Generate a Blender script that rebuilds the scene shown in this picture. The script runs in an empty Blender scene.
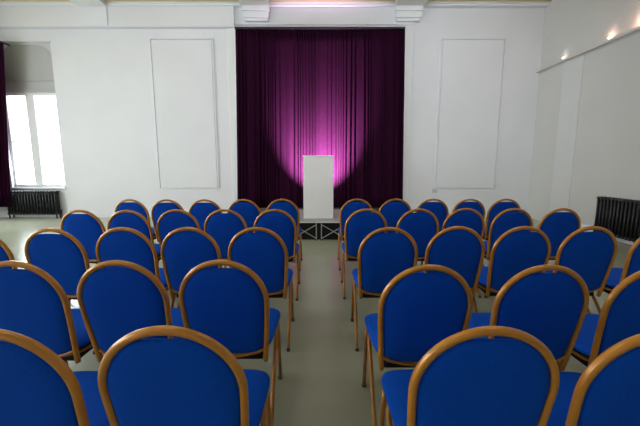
import bpy, bmesh, math, random
from mathutils import Vector, Matrix
random.seed(7)
PI = math.pi
S = bpy.context.scene
COL = S.collection

# ------------------------------------------------------------------ materials
def mat(name, color, rough=.5, metal=0., spec=.5, var=None, bump=None, sheen=0., coat=0.):
    m = bpy.data.materials.new(name); m.use_nodes = True
    nt = m.node_tree; b = nt.nodes['Principled BSDF']
    b.inputs['Base Color'].default_value = (*color, 1)
    b.inputs['Roughness'].default_value = rough
    b.inputs['Metallic'].default_value = metal
    b.inputs['Specular IOR Level'].default_value = spec
    if sheen:
        b.inputs['Sheen Weight'].default_value = sheen
    if coat:
        b.inputs['Coat Weight'].default_value = coat
        b.inputs['Coat Roughness'].default_value = .25
    tc = nt.nodes.new('ShaderNodeTexCoord')
    if var:
        c2, sc, det = var
        n = nt.nodes.new('ShaderNodeTexNoise'); n.inputs['Scale'].default_value = sc; n.inputs['Detail'].default_value = det
        nt.links.new(tc.outputs['Object'], n.inputs['Vector'])
        r = nt.nodes.new('ShaderNodeValToRGB')
        r.color_ramp.elements[0].position = .35; r.color_ramp.elements[1].position = .65
        r.color_ramp.elements[0].color = (*color, 1); r.color_ramp.elements[1].color = (*c2, 1)
        nt.links.new(n.outputs['Fac'], r.inputs['Fac']); nt.links.new(r.outputs['Color'], b.inputs['Base Color'])
    if bump:
        sc, st, dist = bump
        n = nt.nodes.new('ShaderNodeTexNoise'); n.inputs['Scale'].default_value = sc; n.inputs['Detail'].default_value = 4
        nt.links.new(tc.outputs['Object'], n.inputs['Vector'])
        bp = nt.nodes.new('ShaderNodeBump'); bp.inputs['Strength'].default_value = st; bp.inputs['Distance'].default_value = dist
        nt.links.new(n.outputs['Fac'], bp.inputs['Height']); nt.links.new(bp.outputs['Normal'], b.inputs['Normal'])
    return m

def emit(name, color, strength):
    m = bpy.data.materials.new(name); m.use_nodes = True
    nt = m.node_tree; nt.nodes.remove(nt.nodes['Principled BSDF'])
    e = nt.nodes.new('ShaderNodeEmission'); e.inputs[0].default_value = (*color, 1); e.inputs[1].default_value = strength
    nt.links.new(e.outputs[0], nt.nodes['Material Output'].inputs[0])
    return m

def glass_mat():
    m = bpy.data.materials.new('window_glass'); m.use_nodes = True
    nt = m.node_tree; nt.nodes.remove(nt.nodes['Principled BSDF'])
    t = nt.nodes.new('ShaderNodeBsdfTransparent'); g = nt.nodes.new('ShaderNodeBsdfGlossy'); g.inputs['Roughness'].default_value = .02
    mx = nt.nodes.new('ShaderNodeMixShader'); mx.inputs[0].default_value = .06
    nt.links.new(t.outputs[0], mx.inputs[1]); nt.links.new(g.outputs[0], mx.inputs[2])
    nt.links.new(mx.outputs[0], nt.nodes['Material Output'].inputs[0])
    return m

WALL = mat('white_wall_paint', (.75, .755, .79), .55, var=((.775, .78, .81), 1.2, 3), bump=(30, .05, .004))
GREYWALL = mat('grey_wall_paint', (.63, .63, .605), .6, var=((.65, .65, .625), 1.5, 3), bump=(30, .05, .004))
TRIM = mat('white_gloss_trim', (.80, .81, .82), .35, bump=(20, .03, .003))
CEIL = mat('cream_ceiling_paint', (.62, .55, .34), .8, var=((.66, .59, .38), 1.0, 3))
BEAM = mat('white_beam_paint', (.80, .80, .77), .6, var=((.82, .82, .80), 2, 2))
FLOOR = mat('sage_painted_floor', (.33, .345, .25), .22, var=((.37, .385, .285), 1.3, 5), bump=(6, .04, .004), spec=.5)
RISER = mat('brown_stage_front', (.16, .125, .10), .6, var=((.20, .155, .125), 5, 3))
BLUE = mat('royal_blue_fabric', (.0012, .064, .43), .85, var=((.0016, .076, .50), 160, 2), bump=(420, .25, .0015), spec=.12)
GOLD = mat('golden_brown_frame', (.50, .195, .016), .28, metal=.2, var=((.58, .24, .024), 14, 3), coat=.4)
LEGM = mat('golden_brown_leg', (.43, .17, .024), .33, metal=.2, var=((.50, .205, .034), 14, 3), coat=.3)
RUBBER = mat('dark_rubber', (.07, .042, .022), .7, var=((.085, .052, .028), 60, 2))
DARKM = mat('dark_underframe', (.10, .055, .022), .5, var=((.13, .07, .03), 30, 2))
VELVET = mat('purple_velvet', (.019, .0021, .0135), .85, var=((.0225, .0025, .016), 9, 3), bump=(60, .12, .004), spec=.06)
BLACKM = mat('black_track', (.012, .010, .014), .6, var=((.016, .013, .018), 20, 2))
BLACKC = mat('black_skirt_cloth', (.010, .010, .011), .9, var=((.014, .014, .015), 30, 2))
PALE = mat('pale_pilaster_paint', (.68, .685, .68), .6, var=((.70, .705, .70), 2, 3))
BLIND = mat('grey_blind_panel', (.46, .46, .46), .6, var=((.49, .49, .49), 3, 3))
BLINDT = mat('grey_blind_arch', (.60, .60, .60), .6, var=((.63, .63, .63), 3, 3))
LECT = mat('white_lectern_laminate', (.86, .86, .855), .45, var=((.88, .88, .875), 3, 2))
LECTE = mat('grey_lectern_edge', (.40, .40, .41), .45, var=((.43, .43, .44), 8, 2))
ALU = mat('aluminium_edge', (.78, .79, .80), .35, metal=.1, var=((.82, .83, .84), 12, 2))
DECK = mat('grey_deck_board', (.30, .30, .29), .6, var=((.34, .34, .33), 25, 3))
STEEL = mat('grey_steel_brace', (.50, .51, .51), .4, metal=.5, var=((.42, .43, .43), 18, 2))
IRON = mat('charcoal_cast_iron', (.016, .016, .019), .42, var=((.022, .022, .026), 25, 3), bump=(90, .08, .002))
GLASS = glass_mat()
LEDGE = mat('ledge_paint', (.62, .60, .57), .5, var=((.66, .64, .61), 6, 3))
LAMPB = mat('lamp_body_white', (.72, .72, .70), .4, var=((.75, .75, .73), 8, 2))
PLASTIC = mat('grey_plastic_plate', (.52, .54, .55), .4, var=((.55, .57, .58), 20, 2))
BULB = emit('warm_bulb', (1, .84, .72), 9)
LENS = emit('magenta_lens', (1, .55, .95), 8)

# ------------------------------------------------------------------ helpers
def obj(name, bm, m, parent=None, smooth=False):
    me = bpy.data.meshes.new(name); bmesh.ops.recalc_face_normals(bm, faces=bm.faces[:]); bm.to_mesh(me); bm.free()
    if smooth:
        for p in me.polygons: p.use_smooth = True
    me.materials.append(m)
    o = bpy.data.objects.new(name, me); COL.objects.link(o)
    if parent: o.parent = parent
    return o

def tag(o, label, cat, group=None):
    o['label'] = label; o['category'] = cat
    if group: o['group'] = group
    return o

def thing(name, label, cat, loc=(0, 0, 0), rz=0., group=None):
    o = bpy.data.objects.new(name, None); COL.objects.link(o)
    o.empty_display_size = .1
    o.location = loc; o.rotation_euler = (0, 0, rz)
    return tag(o, label, cat, group)

def struct(name, bm, m, parent=None, smooth=False):
    o = obj(name, bm, m, parent, smooth)
    if not parent: o['kind'] = 'structure'
    return o

def box(bm, x0, x1, y0, y1, z0, z1, bev=0.):
    vs = [bm.verts.new((x, y, z)) for x in (x0, x1) for y in (y0, y1) for z in (z0, z1)]
    F = [(0, 1, 3, 2), (4, 6, 7, 5), (0, 4, 5, 1), (2, 3, 7, 6), (0, 2, 6, 4), (1, 5, 7, 3)]
    fs = [bm.faces.new([vs[i] for i in f]) for f in F]
    if bev > 0:
        es = list({e for f in fs for e in f.edges})
        bmesh.ops.bevel(bm, geom=es, offset=bev, segments=2, profile=.7, affect='EDGES')
    return bm

def BX(*a, **k):
    return box(bmesh.new(), *a, **k)

def tube(bm, pts, r, seg=10, closed=False, ry=None, up=Vector((0, 0, 1))):
    """sweep an ellipse (r across, ry along the frame's second axis) along a polyline"""
    pts = [Vector(p) for p in pts]; n = len(pts); rings = []
    ry = ry or r
    prevN = None
    for i, p in enumerate(pts):
        if closed: t = (pts[(i+1) % n] - pts[i-1]).normalized()
        else: t = (pts[min(i+1, n-1)] - pts[max(i-1, 0)]).normalized()
        if prevN is None:
            a = up if abs(t.dot(up)) < .95 else Vector((0, 1, 0))
            N = (a - t*a.dot(t)).normalized()
        else:
            N = (prevN - t*prevN.dot(t)).normalized()
        prevN = N; B = t.cross(N)
        rings.append([bm.verts.new(p + N*(r*math.cos(2*PI*k/seg)) + B*(ry*math.sin(2*PI*k/seg))) for k in range(seg)])
    m = n if closed else n-1
    for i in range(m):
        a, b = rings[i], rings[(i+1) % n]
        for k in range(seg):
            bm.faces.new((a[k], a[(k+1) % seg], b[(k+1) % seg], b[k]))
    if not closed:
        bm.faces.new(rings[0][::-1]); bm.faces.new(rings[-1])
    return bm

def lathe(bm, prof, center, axis=Vector((0, 0, 1)), seg=20):
    axis = axis.normalized(); a = Vector((1, 0, 0)) if abs(axis.x) < .9 else Vector((0, 1, 0))
    u = (a - axis*a.dot(axis)).normalized(); v = axis.cross(u); c = Vector(center)
    rings = [[bm.verts.new(c + axis*h + u*(r*math.cos(2*PI*k/seg)) + v*(r*math.sin(2*PI*k/seg))) for k in range(seg)] for r, h in prof]
    for i in range(len(rings)-1):
        for k in range(seg):
            bm.faces.new((rings[i][k], rings[i][(k+1) % seg], rings[i+1][(k+1) % seg], rings[i+1][k]))
    bm.faces.new(rings[0][::-1]); bm.faces.new(rings[-1])
    return bm

def pillow(bm, outline, center, tf, tb, place, exp=5., rings=9):
    """cushion: outline (a,b) pairs; thickness tf/tb either side, dropping to zero at the rim"""
    n = len(outline); cx, cy = center
    def side(t, sgn):
        L = []
        for k in range(1, rings):
            s = 1 - (1-k/rings)**2.0 if False else math.sin(PI/2*k/rings)
            h = t*(1 - s**exp)**.5
            L.append([bm.verts.new(place(cx+(a-cx)*s, cy+(b-cy)*s, sgn*h)) for a, b in outline])
        c = bm.verts.new(place(cx, cy, sgn*t))
        return c, L
    rim = [bm.verts.new(place(a, b, 0)) for a, b in outline]
    for t, sgn in ((tf, 1), (tb, -1)):
        c, L = side(t, sgn)
        for k in range(n): bm.faces.new((c, L[0][k], L[0][(k+1) % n]))
        for i in range(len(L)-1):
            for k in range(n): bm.faces.new((L[i][k], L[i+1][k], L[i+1][(k+1) % n], L[i][(k+1) % n]))
        for k in range(n): bm.faces.new((L[-1][k], rim[k], rim[(k+1) % n], L[-1][(k+1) % n]))
    return bm

# ------------------------------------------------------------------ the room
XL, XR, YB, YF, ZC = -8.6, 5.22, 8.5, -4.0, 4.97
struct('floor', BX(XL-.3, XR+.3, YF-.3, YB+1.2, -.1, 0), FLOOR)
struct('ceiling', BX(XL-.3, XR+.3, YF-.3, YB+1.2, ZC, ZC+.15), CEIL)

WX0, WX1, WZ0, WZ1 = -7.66, -6.34, .76, 3.03          # window at the far end
CX, CZ = 1.955, 4.47                                   # stage opening half width, height
bm = bmesh.new()
box(bm, XL-.3, WX0, YB, YB+.3, 0, ZC); box(bm, WX0, WX1, YB, YB+.3, 0, WZ0); box(bm, WX0, WX1, YB, YB+.3, 4.17, ZC)
box(bm, WX1, -CX, YB, YB+.3, 0, ZC); box(bm, -CX, CX, YB, YB+.3, CZ, ZC); box(bm, CX, XR+.3, YB, YB+.3, 0, ZC)
struct('wall_back', bm, WALL)
bm = BX(-CX-.5, CX+.5, YB+.75, YB+.85, 0, ZC); box(bm, -CX-.5, -CX-.4, YB+.3, YB+.75, 0, ZC); box(bm, CX+.4, CX+.5, YB+.3, YB+.75, 0, ZC)
struct('wall_alcove', bm, GREYWALL)
# right wall, with a pilaster near its far end
bm = BX(XR, XR+.3, YF-.3, YB, 0, ZC)
struct('wall_right', bm, GREYWALL)
struct('trim_1', BX(XR-.012, XR, 7.10, 7.66, 0, 3.46, bev=.004), PALE)
# left wall with three tall windows (left of the picture)
LWY = [(-2.2, -.6), (1.0, 2.6), (4.2, 5.8)]
bm = bmesh.new(); y = YF-.3
for a, b in LWY:
    box(bm, XL-.3, XL, y, a, 0, ZC); box(bm, XL-.3, XL, a, b, 0, .76); box(bm, XL-.3, XL, a, b, 3.6, ZC); y = b
box(bm, XL-.3, XL, y, YB, 0, ZC)
struct('wall_left', bm, WALL)
struct('wall_rear', BX(XL, XR, YF-.3, YF, 0, ZC), WALL)

# window at the far end: frame, mullion, glazing bar, panes, sill, arched blind head
bm = bmesh.new(); yw = YB+.10
fw = .06
box(bm, WX0, WX0+fw, yw-.03, yw+.05, WZ0, WZ1); box(bm, WX1-fw, WX1, yw-.03, yw+.05, WZ0, WZ1)
box(bm, WX0+fw, WX1-fw, yw-.03, yw+.05, WZ1-fw, WZ1); box(bm, WX0+fw, WX1-fw, yw-.03, yw+.05, WZ0, WZ0+fw)
win = struct('window_1', bm, TRIM)
obj('mullion', BX(-7.12, -6.92, yw-.05, yw+.05, WZ0+fw, WZ1-fw, bev=.01), TRIM, win)
for a, b in ((WX0+fw, -7.12), (-6.92, WX1-fw)):
    obj('glazing_bar', BX(a, b, yw-.01, yw+.025, 1.86, 1.885), TRIM, win)
    obj('pane', BX(a, b, yw+.026, yw+.034, WZ0+fw, WZ1-fw), GLASS, win)
obj('window_sill', BX(WX0-.02, WX1+.02, YB-.05, yw-.03, WZ0-.045, WZ0, bev=.008), TRIM, win)
# blind arched head in the recess over the window
ax0, ax1, z0, z1 = WX0, WX1, 3.36, 4.17
bm = BX(ax0, ax1, YB+.10, YB+.30, WZ1, z1); box(bm, ax0, ax1, YB+.06, YB+.10, z0-.05, z0, bev=.008); box(bm, ax0, ax1, YB+.04, YB+.10, WZ1, WZ1+.07, bev=.008)
struct('trim_2', bm, BLIND)
R = (ax1-ax0)/2; ac = (ax0+ax1)/2
N = 28; inn = []; out = []; bm = bmesh.new()
for k in range(N+1):
    t = PI*k/N
    x = ac - R*math.copysign(abs(math.cos(t))**.55, math.cos(t)); z = z0+.30 + (z1-z0-.34)*abs(math.sin(t))**.8
    inn.append((x, z)); out.append((x, z1))
fr = [[], []]
for j, yy in enumerate((YB+.07, YB+.10)):
    fr[j] = [(bm.verts.new((p[0], yy, p[1])), bm.verts.new((q[0], yy, q[1]))) for p, q in zip(inn, out)]
for k in range(N):
    for j in (0, 1):
        bm.faces.new((fr[j][k][0], fr[j][k+1][0], fr[j][k+1][1], fr[j][k][1]))
    bm.faces.new((fr[0][k][0], fr[0][k+1][0], fr[1][k+1][0], fr[1][k][0]))
struct('trim_17', bm, BLINDT)
bm = BX(WX0-.04, WX1+.02, YB-.02, YB, 4.17, 4.20, bev=.004)
struct('trim_18', bm, WALL)

# side windows
for i, (a, b) in enumerate(LWY):
    bm = bmesh.new(); xw = XL-.14
    box(bm, xw-.03, xw+.05, a, a+.06, .76, 3.6); box(bm, xw-.03, xw+.05, b-.06, b, .76, 3.6)
    box(bm, xw-.03, xw+.05, a+.06, b-.06, .76, .82); box(bm, xw-.03, xw+.05, a+.06, b-.06, 3.54, 3.6)
    c = (a+b)/2
    box(bm, xw-.03, xw+.05, c-.05, c+.05, .82, 3.54); box(bm, xw-.01, xw+.03, a+.06, b-.06, 2.1, 2.14)
    w = struct('window_%d' % (i+2), bm, TRIM)
    obj('pane', BX(xw-.012, xw-.004, a+.06, b-.06, .82, 3.54), GLASS, w)

# architrave round the stage opening, frieze, cornice, picture rail, corbels, beams
bm = bmesh.new(); aw = .23
for s in (-1, 1):
    box(bm, min(s*CX, s*(CX+aw)), max(s*CX, s*(CX+aw)), YB-.035, YB, 0, CZ+.10, bev=.012)
    box(bm, min(s*CX, s*(CX+.035)), max(s*CX, s*(CX+.035)), YB-.05, YB, 0, CZ+.035, bev=.008)
box(bm, -CX, CX, YB-.05, YB, CZ, CZ+.035, bev=.008)
struct('trim_3', bm, TRIM)
struct('trim_4', BX(XL, -CX-.02, YB-.13, YB, 4.455, ZC-.07, bev=.004), WALL)    # deep frieze on the left
struct('trim_5', BX(-CX-.02, CX+aw, YB-.05, YB, CZ+.06, ZC-.07), WALL)            # frieze
bm = bmesh.new(); box(bm, XL, XR, YB-.15, YB, ZC-.07, ZC-.025, bev=.01); box(bm, XL, XR, YB-.18, YB, ZC-.025, ZC, bev=.008)
struct('trim_6', bm, TRIM)
for i, x in enumerate((-5.17, -1.46, 2.03)):
    bm = bmesh.new(); w = .31
    if i == 0:
        box(bm, x-w, x+w, YB-.15, YB, 4.47, 4.88, bev=.01)
        struct('trim_7', bm, WALL); struct('trim_10', BX(x-w-.02, x+w+.02, YF, YB, 4.88, ZC, bev=.01), BEAM); continue
    box(bm, x-w, x+w, YB-.20, YB, 4.78, 4.88, bev=.015); box(bm, x-w+.02, x+w-.02, YB-.16, YB, 4.65, 4.78, bev=.012)
    box(bm, x-w+.04, x+w-.04, YB-.13, YB, 4.58, 4.65, bev=.015)
    struct('trim_%d' % (7+i), bm, TRIM)
    struct('trim_%d' % (10+i), BX(x-w-.02, x+w+.02, YF, YB, 4.88, ZC, bev=.01), BEAM)
# picture-frame panel mouldings on the end wall
for i, (a, b) in enumerate(((-4.00, -2.50), (2.83, 4.36))):
    bm = bmesh.new(); z0, z1, w = .74, 4.25, .03
    def pm(x0, x1, za, zb): box(bm, x0, x1, YB-.028, YB, za, zb, bev=.006)
    pm(a, a+w, z0, z1); pm(b-w, b, z0, z1); pm(a+w, b-w, z1-w, z1)
    g = w+.020
    box(bm, a+g, b-g, YB-.024, YB, z0, z1-g, bev=.003)
    struct('trim_%d' % (13+i), bm, WALL)
bm = bmesh.new(); box(bm, XL, -CX-aw, YB-.02, YB, 0, .16, bev=.006); box(bm, CX+aw, XR, YB-.02, YB, 0, .16, bev=.006)
struct('baseboard_back', bm, TRIM)
bm = bmesh.new(); box(bm, XR-.02, XR, YF, 7.10, 0, .16, bev=.006)
struct('baseboard_right', bm, TRIM)
struct('trim_15', BX(-CX, CX, YB-.01, YB+.30, 0, .25), RISER)                   # low brown stage front under the curtain

# ------------------------------------------------------------------ stage curtain
cur = thing('stage_curtain', 'tall pleated purple velvet curtain filling the stage opening behind the white lectern', 'curtain', (0, YB-.125, .26))
def drape(x0, x1, h, nx, nz, amp, folds, seed, lean=0., flare=0.):
    rng = random.Random(seed); bm = bmesh.new()
    ph = []; p = 0.
    while len(ph) <= nx: ph.append(p); p += (folds*2*PI/nx)*(1+.55*math.sin(len(ph)*.043+seed)+.35*math.sin(len(ph)*.111+2*seed))
    am = [amp*(.65+.35*math.sin(i*.031+seed*3)+.25*math.sin(i*.083)) for i in range(nx+1)]
    rows = []
    for j in range(nz+1):
        t = j/nz; z = h*(1-t)
        k = .55+.45*min(1, t*3)
        row = []
        for i in range(nx+1):
            u = i/nx; y = am[i]*k*(math.sin(ph[i]+.35*math.sin(t*2.1+u*9))+.35*math.sin(ph[i]*2.03+1.3+.5*t))
            row.append(bm.verts.new(((x0+(x1-x0)*u)*(1+flare*t) + lean*t + .006*math.sin(t*3+u*40), y, z)))
        rows.append(row)
    for j in range(nz):
        for i in range(nx): bm.faces.new((rows[j][i], rows[j][i+1], rows[j+1][i+1], rows[j+1][i]))
    return bm
c = obj('drape', drape(-CX+.005, CX-.005, 4.14, 700, 14, .034, 42, 1.7, 0., .048), VELVET, cur, True)
md = c.modifiers.new('thickness', 'SOLIDIFY'); md.thickness = .006; md.offset = 0
obj('curtain_track', BX(-CX+.002, CX-.002, -.055, .074, 4.135, 4.175), BLACKM, cur)

wc = thing('window_curtain', 'dark purple curtain hanging at the left side of the tall window', 'curtain', (-7.75, YB-.30, .30))
c = obj('drape', drape(-.42, .58, 3.75, 120, 12, .04, 9, 4.2, -.30), VELVET, wc, True)
md = c.modifiers.new('thickness', 'SOLIDIFY'); md.thickness = .006; md.offset = 0
bm = bmesh.new(); tube(bm, [(-.5, 0, 3.79), (.50, 0, 3.79)], .016, 12)
for x in (-.42, .46): box(bm, x-.012, x+.012, 0, .30, 3.775, 3.805)
obj('curtain_rod', bm, BLACKM, wc)

# ------------------------------------------------------------------ lectern on its platform
st = thing('stage_platform', 'low black platform with silver edge and crossed metal braces under the lectern', 'platform', (-.02, 5.88, 0))
DW, DD, DH = .49, 1.6, .34
bm = BX(-DW, DW, 0, DD, DH-.026, DH-.004, bev=.003); obj('deck_edge', bm, ALU, st)
obj('deck_top', BX(-DW+.015, DW-.015, .015, DD-.015, DH-.004, DH), DECK, st)
for x in (-DW+.02, -.045, .045, DW-.02):
    for y in (.03, DD-.03):
        lg = obj('leg', tube(bmesh.new(), [(x, y, .012), (x, y, DH-.026)], .010, 10), STEEL, st)
        obj('rubber_foot', lathe(bmesh.new(), [(.018, 0), (.018, .012), (.014, .02)], (x, y, 0), seg=12), RUBBER, lg)
for a, b in ((-DW+.02, -.045), (.045, DW-.02)):
    for z0, z1, yy in ((.03, DH-.06, .022), (DH-.06, .03, .038)):
        obj('cross_brace', tube(bmesh.new(), [(a, yy, z0), (b, yy, z1)], .0085, 8), STEEL, st)
obj('black_skirt', BX(-DW+.03, DW-.03, .07, .078, .004, DH-.026), BLACKC, st)

lc = thing('lectern', 'plain white upright lectern standing on the low platform before the purple curtain', 'lectern', (-.03, 6.22, DH))
LW = .274
bm = BX(-LW, LW, 0, .018, .0, 1.125, bev=.003); obj('front_panel', bm, LECT, lc)
for s in (-1, 1):
    obj('side_panel', BX(min(s*LW, s*(LW-.018)), max(s*LW, s*(LW-.018)), .018, .40, 0, 1.08, bev=.002), LECTE, lc)
obj('shelf', BX(-LW+.018, LW-.018, .02, .38, .62, .638), LECT, lc)
obj('base_panel', BX(-LW+.018, LW-.018, .018, .40, 0, .03), LECT, lc)
bm = BX(-LW-.004, LW+.004, -.006, .44, -.011, .011, bev=.003)
bmesh.ops.transform(bm, matrix=Matrix.Translation((0, 0, 1.138)) @ Matrix.Rotation(math.radians(-5), 4, 'X'), verts=bm.verts[:])
obj('reading_top', bm, LECT, lc)

up = thing('floor_spotlight', 'small black floor spotlight hidden behind the lectern, aimed at the purple curtain', 'spotlight', (-.02, 7.32, DH))
ax = Vector((0, math.cos(math.radians(45)), math.sin(math.radians(45))))
bm = lathe(bmesh.new(), [(.045, -.07), (.06, -.05), (.062, .06), (.070, .062), (.070, .08)], (0, 0, .12), ax); obj('lamp_body', bm, BLACKM, up)
bm = lathe(bmesh.new(), [(.060, .081), (.050, .086)], (0, 0, .12), ax); obj('lens', bm, LENS, up)
bm = BX(-.09, .09, -.05, .05, 0, .012, bev=.003)
for s in (-1, 1): box(bm, s*.08-.006, s*.08+.006, -.015, .015, .012, .135)
obj('yoke', bm, BLACKM, up)

# ------------------------------------------------------------------ radiators
def radiator(name, label, n, pitch, h0, h1, loc, rz):
    t = thing(name, label, 'radiator', loc, rz)
    L = n*pitch
    for k in range(n):
        x = -L/2+pitch*(k+.5); bm = bmesh.new()
        for yy in (-.055, 0, .055):
            tube(bm, [(x, yy, h0+.03), (x, yy, h1-.03)], pitch*.33, 8, ry=.019)
        for zz in (h0+.028, h1-.028):
            tube(bm, [(x, -.075, zz), (x, -.07, zz), (x, .07, zz), (x, .075, zz)], .027, 10, ry=pitch*.42)
        if k in (0, n-1):
            for yy in (-.055, .055): tube(bm, [(x, yy, 0), (x, yy, h0+.03)], .016, 8)
        obj('radiator_section', bm, IRON, t, True)
    bm = tube(bmesh.new(), [(-L/2-.03, 0, h0+.03), (L/2+.03, 0, h0+.03)], .018, 10); tube(bm, [(-L/2-.02, 0, h1-.03), (L/2+.02, 0, h1-.03)], .018, 10)
    obj('header_pipe', bm, IRON, t)
    vb = lathe(bmesh.new(), [(.016, 0), (.016, .06), (.026, .065), (.026, .11), (.018, .12)], (L/2+.045, 0, h0+.0), seg=14); tube(vb, [(L/2+.045, 0, 0), (L/2+.045, 0, h0+.01)], .010, 8)
    obj('valve', vb, IRON, t)
    return t
radiator('radiator', 'charcoal column radiator on the end wall under the tall bright window', 17, .073, .09, .685, (-7.09, YB-.11, 0), 0)
radiator('radiator', 'charcoal column radiator along the right side wall', 24, .072, 0.10, .76, (XR-.14, 6.16-.87, 0), PI/2)

# ------------------------------------------------------------------ lighting ledge on the right wall
bm = BX(XR-.085, XR, YF, YB, 3.485, 3.505, bev=.004); box(bm, XR-.085, XR-.075, YF, YB, 3.505, 3.53, bev=.002); box(bm, XR-.02, XR, YF, YB, 3.46, 3.485, bev=.004)
struct('trim_16', bm, LEDGE)
def ledge_lamp(y, label, power, rad, color):
    t = thing('ledge_uplight', label, 'light', (XR-.040, y, 3.505), 0, 'small uplights on the right wall ledge')
    obj('lamp_base', lathe(bmesh.new(), [(.024, 0), (.024, .012), (.014, .02)], (0, 0, 0), seg=16), LAMPB, t)
    obj('lamp_cup', lathe(bmesh.new(), [(.012, .02), (.022, .032), (.026, .045), (.024, .045)], (0, 0, 0), seg=16), LAMPB, t)
    obj('bulb', lathe(bmesh.new(), [(.008, .045), (.014, .050), (.017, .062), (.013, .074), (.005, .079)], (0, 0, 0), seg=16), BULB, t, True)
    l = bpy.data.lights.new('ledge_glow', 'POINT'); l.energy = power; l.color = color; l.shadow_soft_size = .03
    o = bpy.data.objects.new('ledge_glow', l); COL.objects.link(o); o.location = (XR-.06, y, 3.505+.13)
ledge_lamp(7.67, 'small bright uplight on the right wall ledge, nearest the far corner', .12, .03, (1, .85, .75))
ledge_lamp(6.50, 'small warm uplight on the right wall ledge with a peach glow, nearer the viewer', .5, .03, (1, .55, .40))

ledge_lamp(5.84, 'warm uplight on the right wall ledge at the edge of the photo, brightest peach glow', 5, .03, (1, .55, .40))

# wall sockets
for x, z, lab in ((2.86, .66, 'small pale socket plate low on the end wall right of the stage'),):
    t = thing('wall_socket', lab, 'socket', (x, YB, z))
    obj('face_plate', BX(-.06, .06, -.012, 0, -.04, .04, bev=.004), PLASTIC, t)
    bm = BX(-.035, -.015, -.016, -.012, -.012, .012); box(bm, .015, .035, -.016, -.012, -.012, .012)
    obj('switch', bm, LECTE, t)

# ------------------------------------------------------------------ the banquet chair
TILT = .19; SP = .425
def bp(u, v, n=0.):           # back plane: u across, v height, n behind (+) / in front (-)
    return Vector((u, -.180 - (v-SP)*TILT - n, v - n*TILT))
R0, VC = .1985, .7090          # arch centre line
def arch(inset=0., vlow=.372, n=20):
    r = R0-inset; pts = []
    for k in range(9):
        f = k/8; v = vlow+(VC-vlow)*f
        w = r - .022*(1-f)**1.4
        pts.append((-w, v))
    for k in range(1, n): t = PI-PI*k/n; pts.append((r*math.cos(t), VC+r*math.sin(t)))
    for k in range(9):
        f = 1-k/8; v = vlow+(VC-vlow)*f; pts.append((r - .022*(1-f)**1.4, v))
    return pts

def make_chair():
    t = thing('banquet_chair', '', 'chair')
    # arched back tube
    obj('back_frame', tube(bmesh.new(), [bp(u, v) for u, v in arch(n=28)], .0128, 12, ry=.0135, up=Vector((1, 0, 0))), GOLD, t, True)
    # upholstered back, flat-topped so a crescent stays open under the arch
    ins = .010; out = []
    for u, v in arch(ins, vlow=SP+.022, n=36):
        top = .8795 - .12*u*u
        if v > top-.012: v = top-.012+.012*math.tanh((v-top+.012)/.012)
        out.append((u, v))
    w = out[-1][0]
    for k in range(1, 12):    # rounded, sagging lower edge
        a = w*(1-2*k/12); out.append((a, SP+.022-.034*math.sqrt(max(0, 1-abs(a/w)**2.6))))
    obj('backrest', pillow(bmesh.new(), out, (0, .66), .020, .031, bp, exp=4.5), BLUE, t, True)
    rail = [bp(u, SP+.014-.044*(1-(abs(u)/.176)**2)) for u in [.176*(k/8-1) for k in range(17)]]
    obj('back_rail', tube(bmesh.new(), rail, .0085, 8), DARKM if False else LEGM, t, True)
    # seat
    so = []
    def se(c, e): return math.copysign(abs(c)**e, c)
    for k in range(48):
        a = 2*PI*k/48; x = se(math.cos(a), .32); y = se(math.sin(a), .32)
        so.append((x*(.211+.009*y), .022+y*.208))
    obj('seat', pillow(bmesh.new(), so, (0, .02), .032, .026, lambda a, b, n: Vector((a, b, .448+n+.012*(b/.2 if b > 0 else b*.3))), exp=6), BLUE, t, True)
    # seat rail round the seat's underside
    rl = []
    for k in range(40):
        a = 2*PI*k/40; rl.append((se(math.cos(a), .45)*(.185+.012*se(math.sin(a), .45)), .022+se(math.sin(a), .45)*.19, .405))
    obj('seat_frame', tube(bmesh.new(), rl, .0105, 8, closed=True), LEGM, t, True)
    obj('seat_pan', BX(-.160, .160, -.150, .15, .362, .418, bev=.012), BLACKC, t)
    for s in (-1, 1):
        for pts in ([(s*.193, .190, .408), (s*.197, .205, .30), (s*.200, .228, .012)],            # front leg
                    [(s*.190, .115, .408), (s*.197, .085, .375), (s*.201, -.11, .16), (s*.204, -.245, .012)]):
            lg = obj('leg', tube(bmesh.new(), pts, .0112, 10), LEGM, t, True)
            e = pts[-1]
            obj('rubber_foot', lathe(bmesh.new(), [(.014, 0), (.0145, .014), (.0125, .022)], (e[0], e[1], 0), seg=12), RUBBER, lg)
    return t

def dup(root):
    r = root.copy(); COL.objects.link(r)
    for ch in root.children:
        c = ch.copy(); COL.objects.link(c); c.parent = r
        for g in ch.children:
            d = g.copy(); COL.objects.link(d); d.parent = c
    return r

ROWS = [
 ('front row by the lectern', [(-0.462, 4.15), (-0.930, 4.11), (-1.396, 4.09), (-1.855, 4.09), (-2.318, 4.12)], [(0.458, 4.17), (0.938, 4.17), (1.392, 4.17), (1.850, 4.17), (2.295, 4.17)]),
 ('second row from the lectern', [(-0.436, 3.203), (-0.910, 3.203), (-1.362, 3.19), (-1.808, 3.15), (-2.26, 3.161)], [(0.45, 3.239), (0.953, 3.239), (1.415, 3.276), (1.889, 3.276), (2.36, 3.276)]),
 ('middle row', [(-0.435, 2.281), (-0.901, 2.281), (-1.353, 2.281), (-1.815, 2.245), (-2.28, 2.20)], [(0.476, 2.281), (0.957, 2.318), (1.423, 2.318), (1.893, 2.318), (2.36, 2.28)]),
 ('fourth row from the lectern', [(-0.450, 1.485), (-0.917, 1.478), (-1.38, 1.47)], [(0.470, 1.412), (0.985, 1.412), (1.46, 1.395)]),
 ('row nearest the viewer', [(-0.419, 0.855), (-0.885, 0.843)], [(0.466, 0.853), (0.93, 0.838)]),
]
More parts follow.
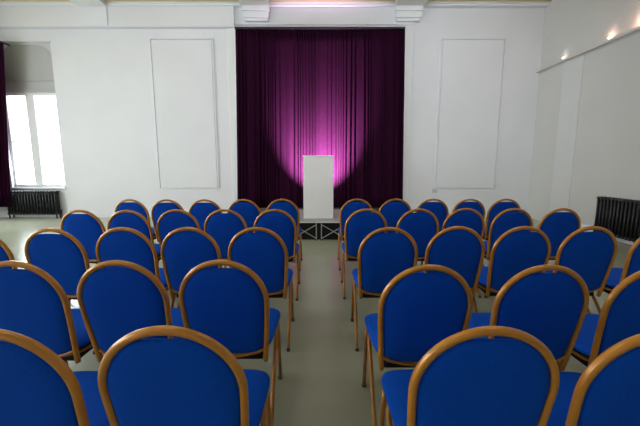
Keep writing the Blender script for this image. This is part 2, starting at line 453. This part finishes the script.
PL = ['beside the aisle', 'second from the aisle', 'third from the aisle', 'fourth from the aisle', 'fifth from the aisle']
proto = make_chair(); first = True
rng = random.Random(3)
for rn, L, Rr in ROWS:
    for side, lst in (('left', L), ('right', Rr)):
        for i, (x, yt) in enumerate(lst):
            ch = proto if first else dup(proto); first = False
            rz = math.radians(rng.uniform(-.5, .5))
            ch.location = (x, yt+.272, 0); ch.rotation_euler = (0, 0, rz)
            ch['label'] = 'blue gold-framed banquet chair, %s, %s block, %s' % (rn, side, PL[i])
            ch['category'] = 'chair'; ch['group'] = 'blue banquet chairs in rows'

# ------------------------------------------------------------------ light
w = bpy.data.worlds.new('sky'); S.world = w; w.use_nodes = True
bg = w.node_tree.nodes['Background']; bg.inputs[0].default_value = (.90, .95, 1, 1); bg.inputs[1].default_value = 6.0

def area(name, loc, direction, sx, sy, power, color=(1, 1, 1), spread=180):
    l = bpy.data.lights.new(name, 'AREA'); l.shape = 'RECTANGLE'; l.size = sx; l.size_y = sy; l.energy = power; l.color = color
    l.spread = math.radians(spread)
    o = bpy.data.objects.new(name, l); COL.objects.link(o); o.location = loc
    o.rotation_euler = Vector(direction).to_track_quat('-Z', 'Y').to_euler(); return o
def spot(name, loc, target, power, ang, blend, color=(1, 1, 1), size=.1):
    l = bpy.data.lights.new(name, 'SPOT'); l.energy = power; l.spot_size = math.radians(ang); l.spot_blend = blend; l.color = color; l.shadow_soft_size = size
    o = bpy.data.objects.new(name, l); COL.objects.link(o); o.location = loc
    o.rotation_euler = (Vector(target)-Vector(loc)).to_track_quat('-Z', 'Y').to_euler(); return o

for a, b in LWY:
    area('daylight', (XL-.05, (a+b)/2, 2.2), (1, 0, -.15), b-a, 2.7, 100, (.92, .96, 1))
area('daylight', ((WX0+WX1)/2, YB+.02, 1.9), (0, -1, -.1), 1.2, 2.1, 95, (.84, .96, 1))
# added spots without fixtures, brightening the end wall round the curtain
for x, tx, pw in ((-1.46, -2.3, 430), (2.03, 2.6, 600)):
    spot('added_wall_wash', (x, 3.2, 4.80), (tx, YB, 2.6), pw, 88, 1., (.93, .97, 1), .25)
for x, yy, pw in ((-5.17, 1.2, 22), (-1.46, 1.2, 40), (2.03, 1.2, 40), (-1.46, 5.2, 70), (2.03, 5.2, 90)):
    spot('added_fill_down', (x, yy, 4.80), (x, yy, 0), pw, 140, 1., (1, .95, .88), .2)  # added downward fill, no lamp fixtures here, sets the room's general brightness
GA = math.radians(45)
spot('curtain_glow', (-.02, 7.40, DH+.17), (-.02, 7.40+math.cos(GA), DH+.17+math.sin(GA)), 4700, 79, .8, (1, .68, 1), .03)
spot('added_lectern_fill', (-.9, 2.2, 4.80), (-.03, 6.22, .95), 110, 20, .8, (1, .98, .95), .1)  # added fill with no fixture, brightens the lectern front

# ------------------------------------------------------------------ camera
cam = bpy.data.cameras.new('camera'); cam.sensor_width = 36; cam.lens = 36*341/640; cam.clip_start = .02
co = bpy.data.objects.new('camera', cam); COL.objects.link(co)
co.location = (0, 0, 1.349); co.rotation_euler = (math.radians(90-8.3), 0, 0)
S.camera = co
S.view_settings.view_transform = 'Standard'; S.view_settings.look = 'None'; S.view_settings.gamma = 1; S.view_settings.use_curve_mapping = False
S.view_settings.exposure = 0.
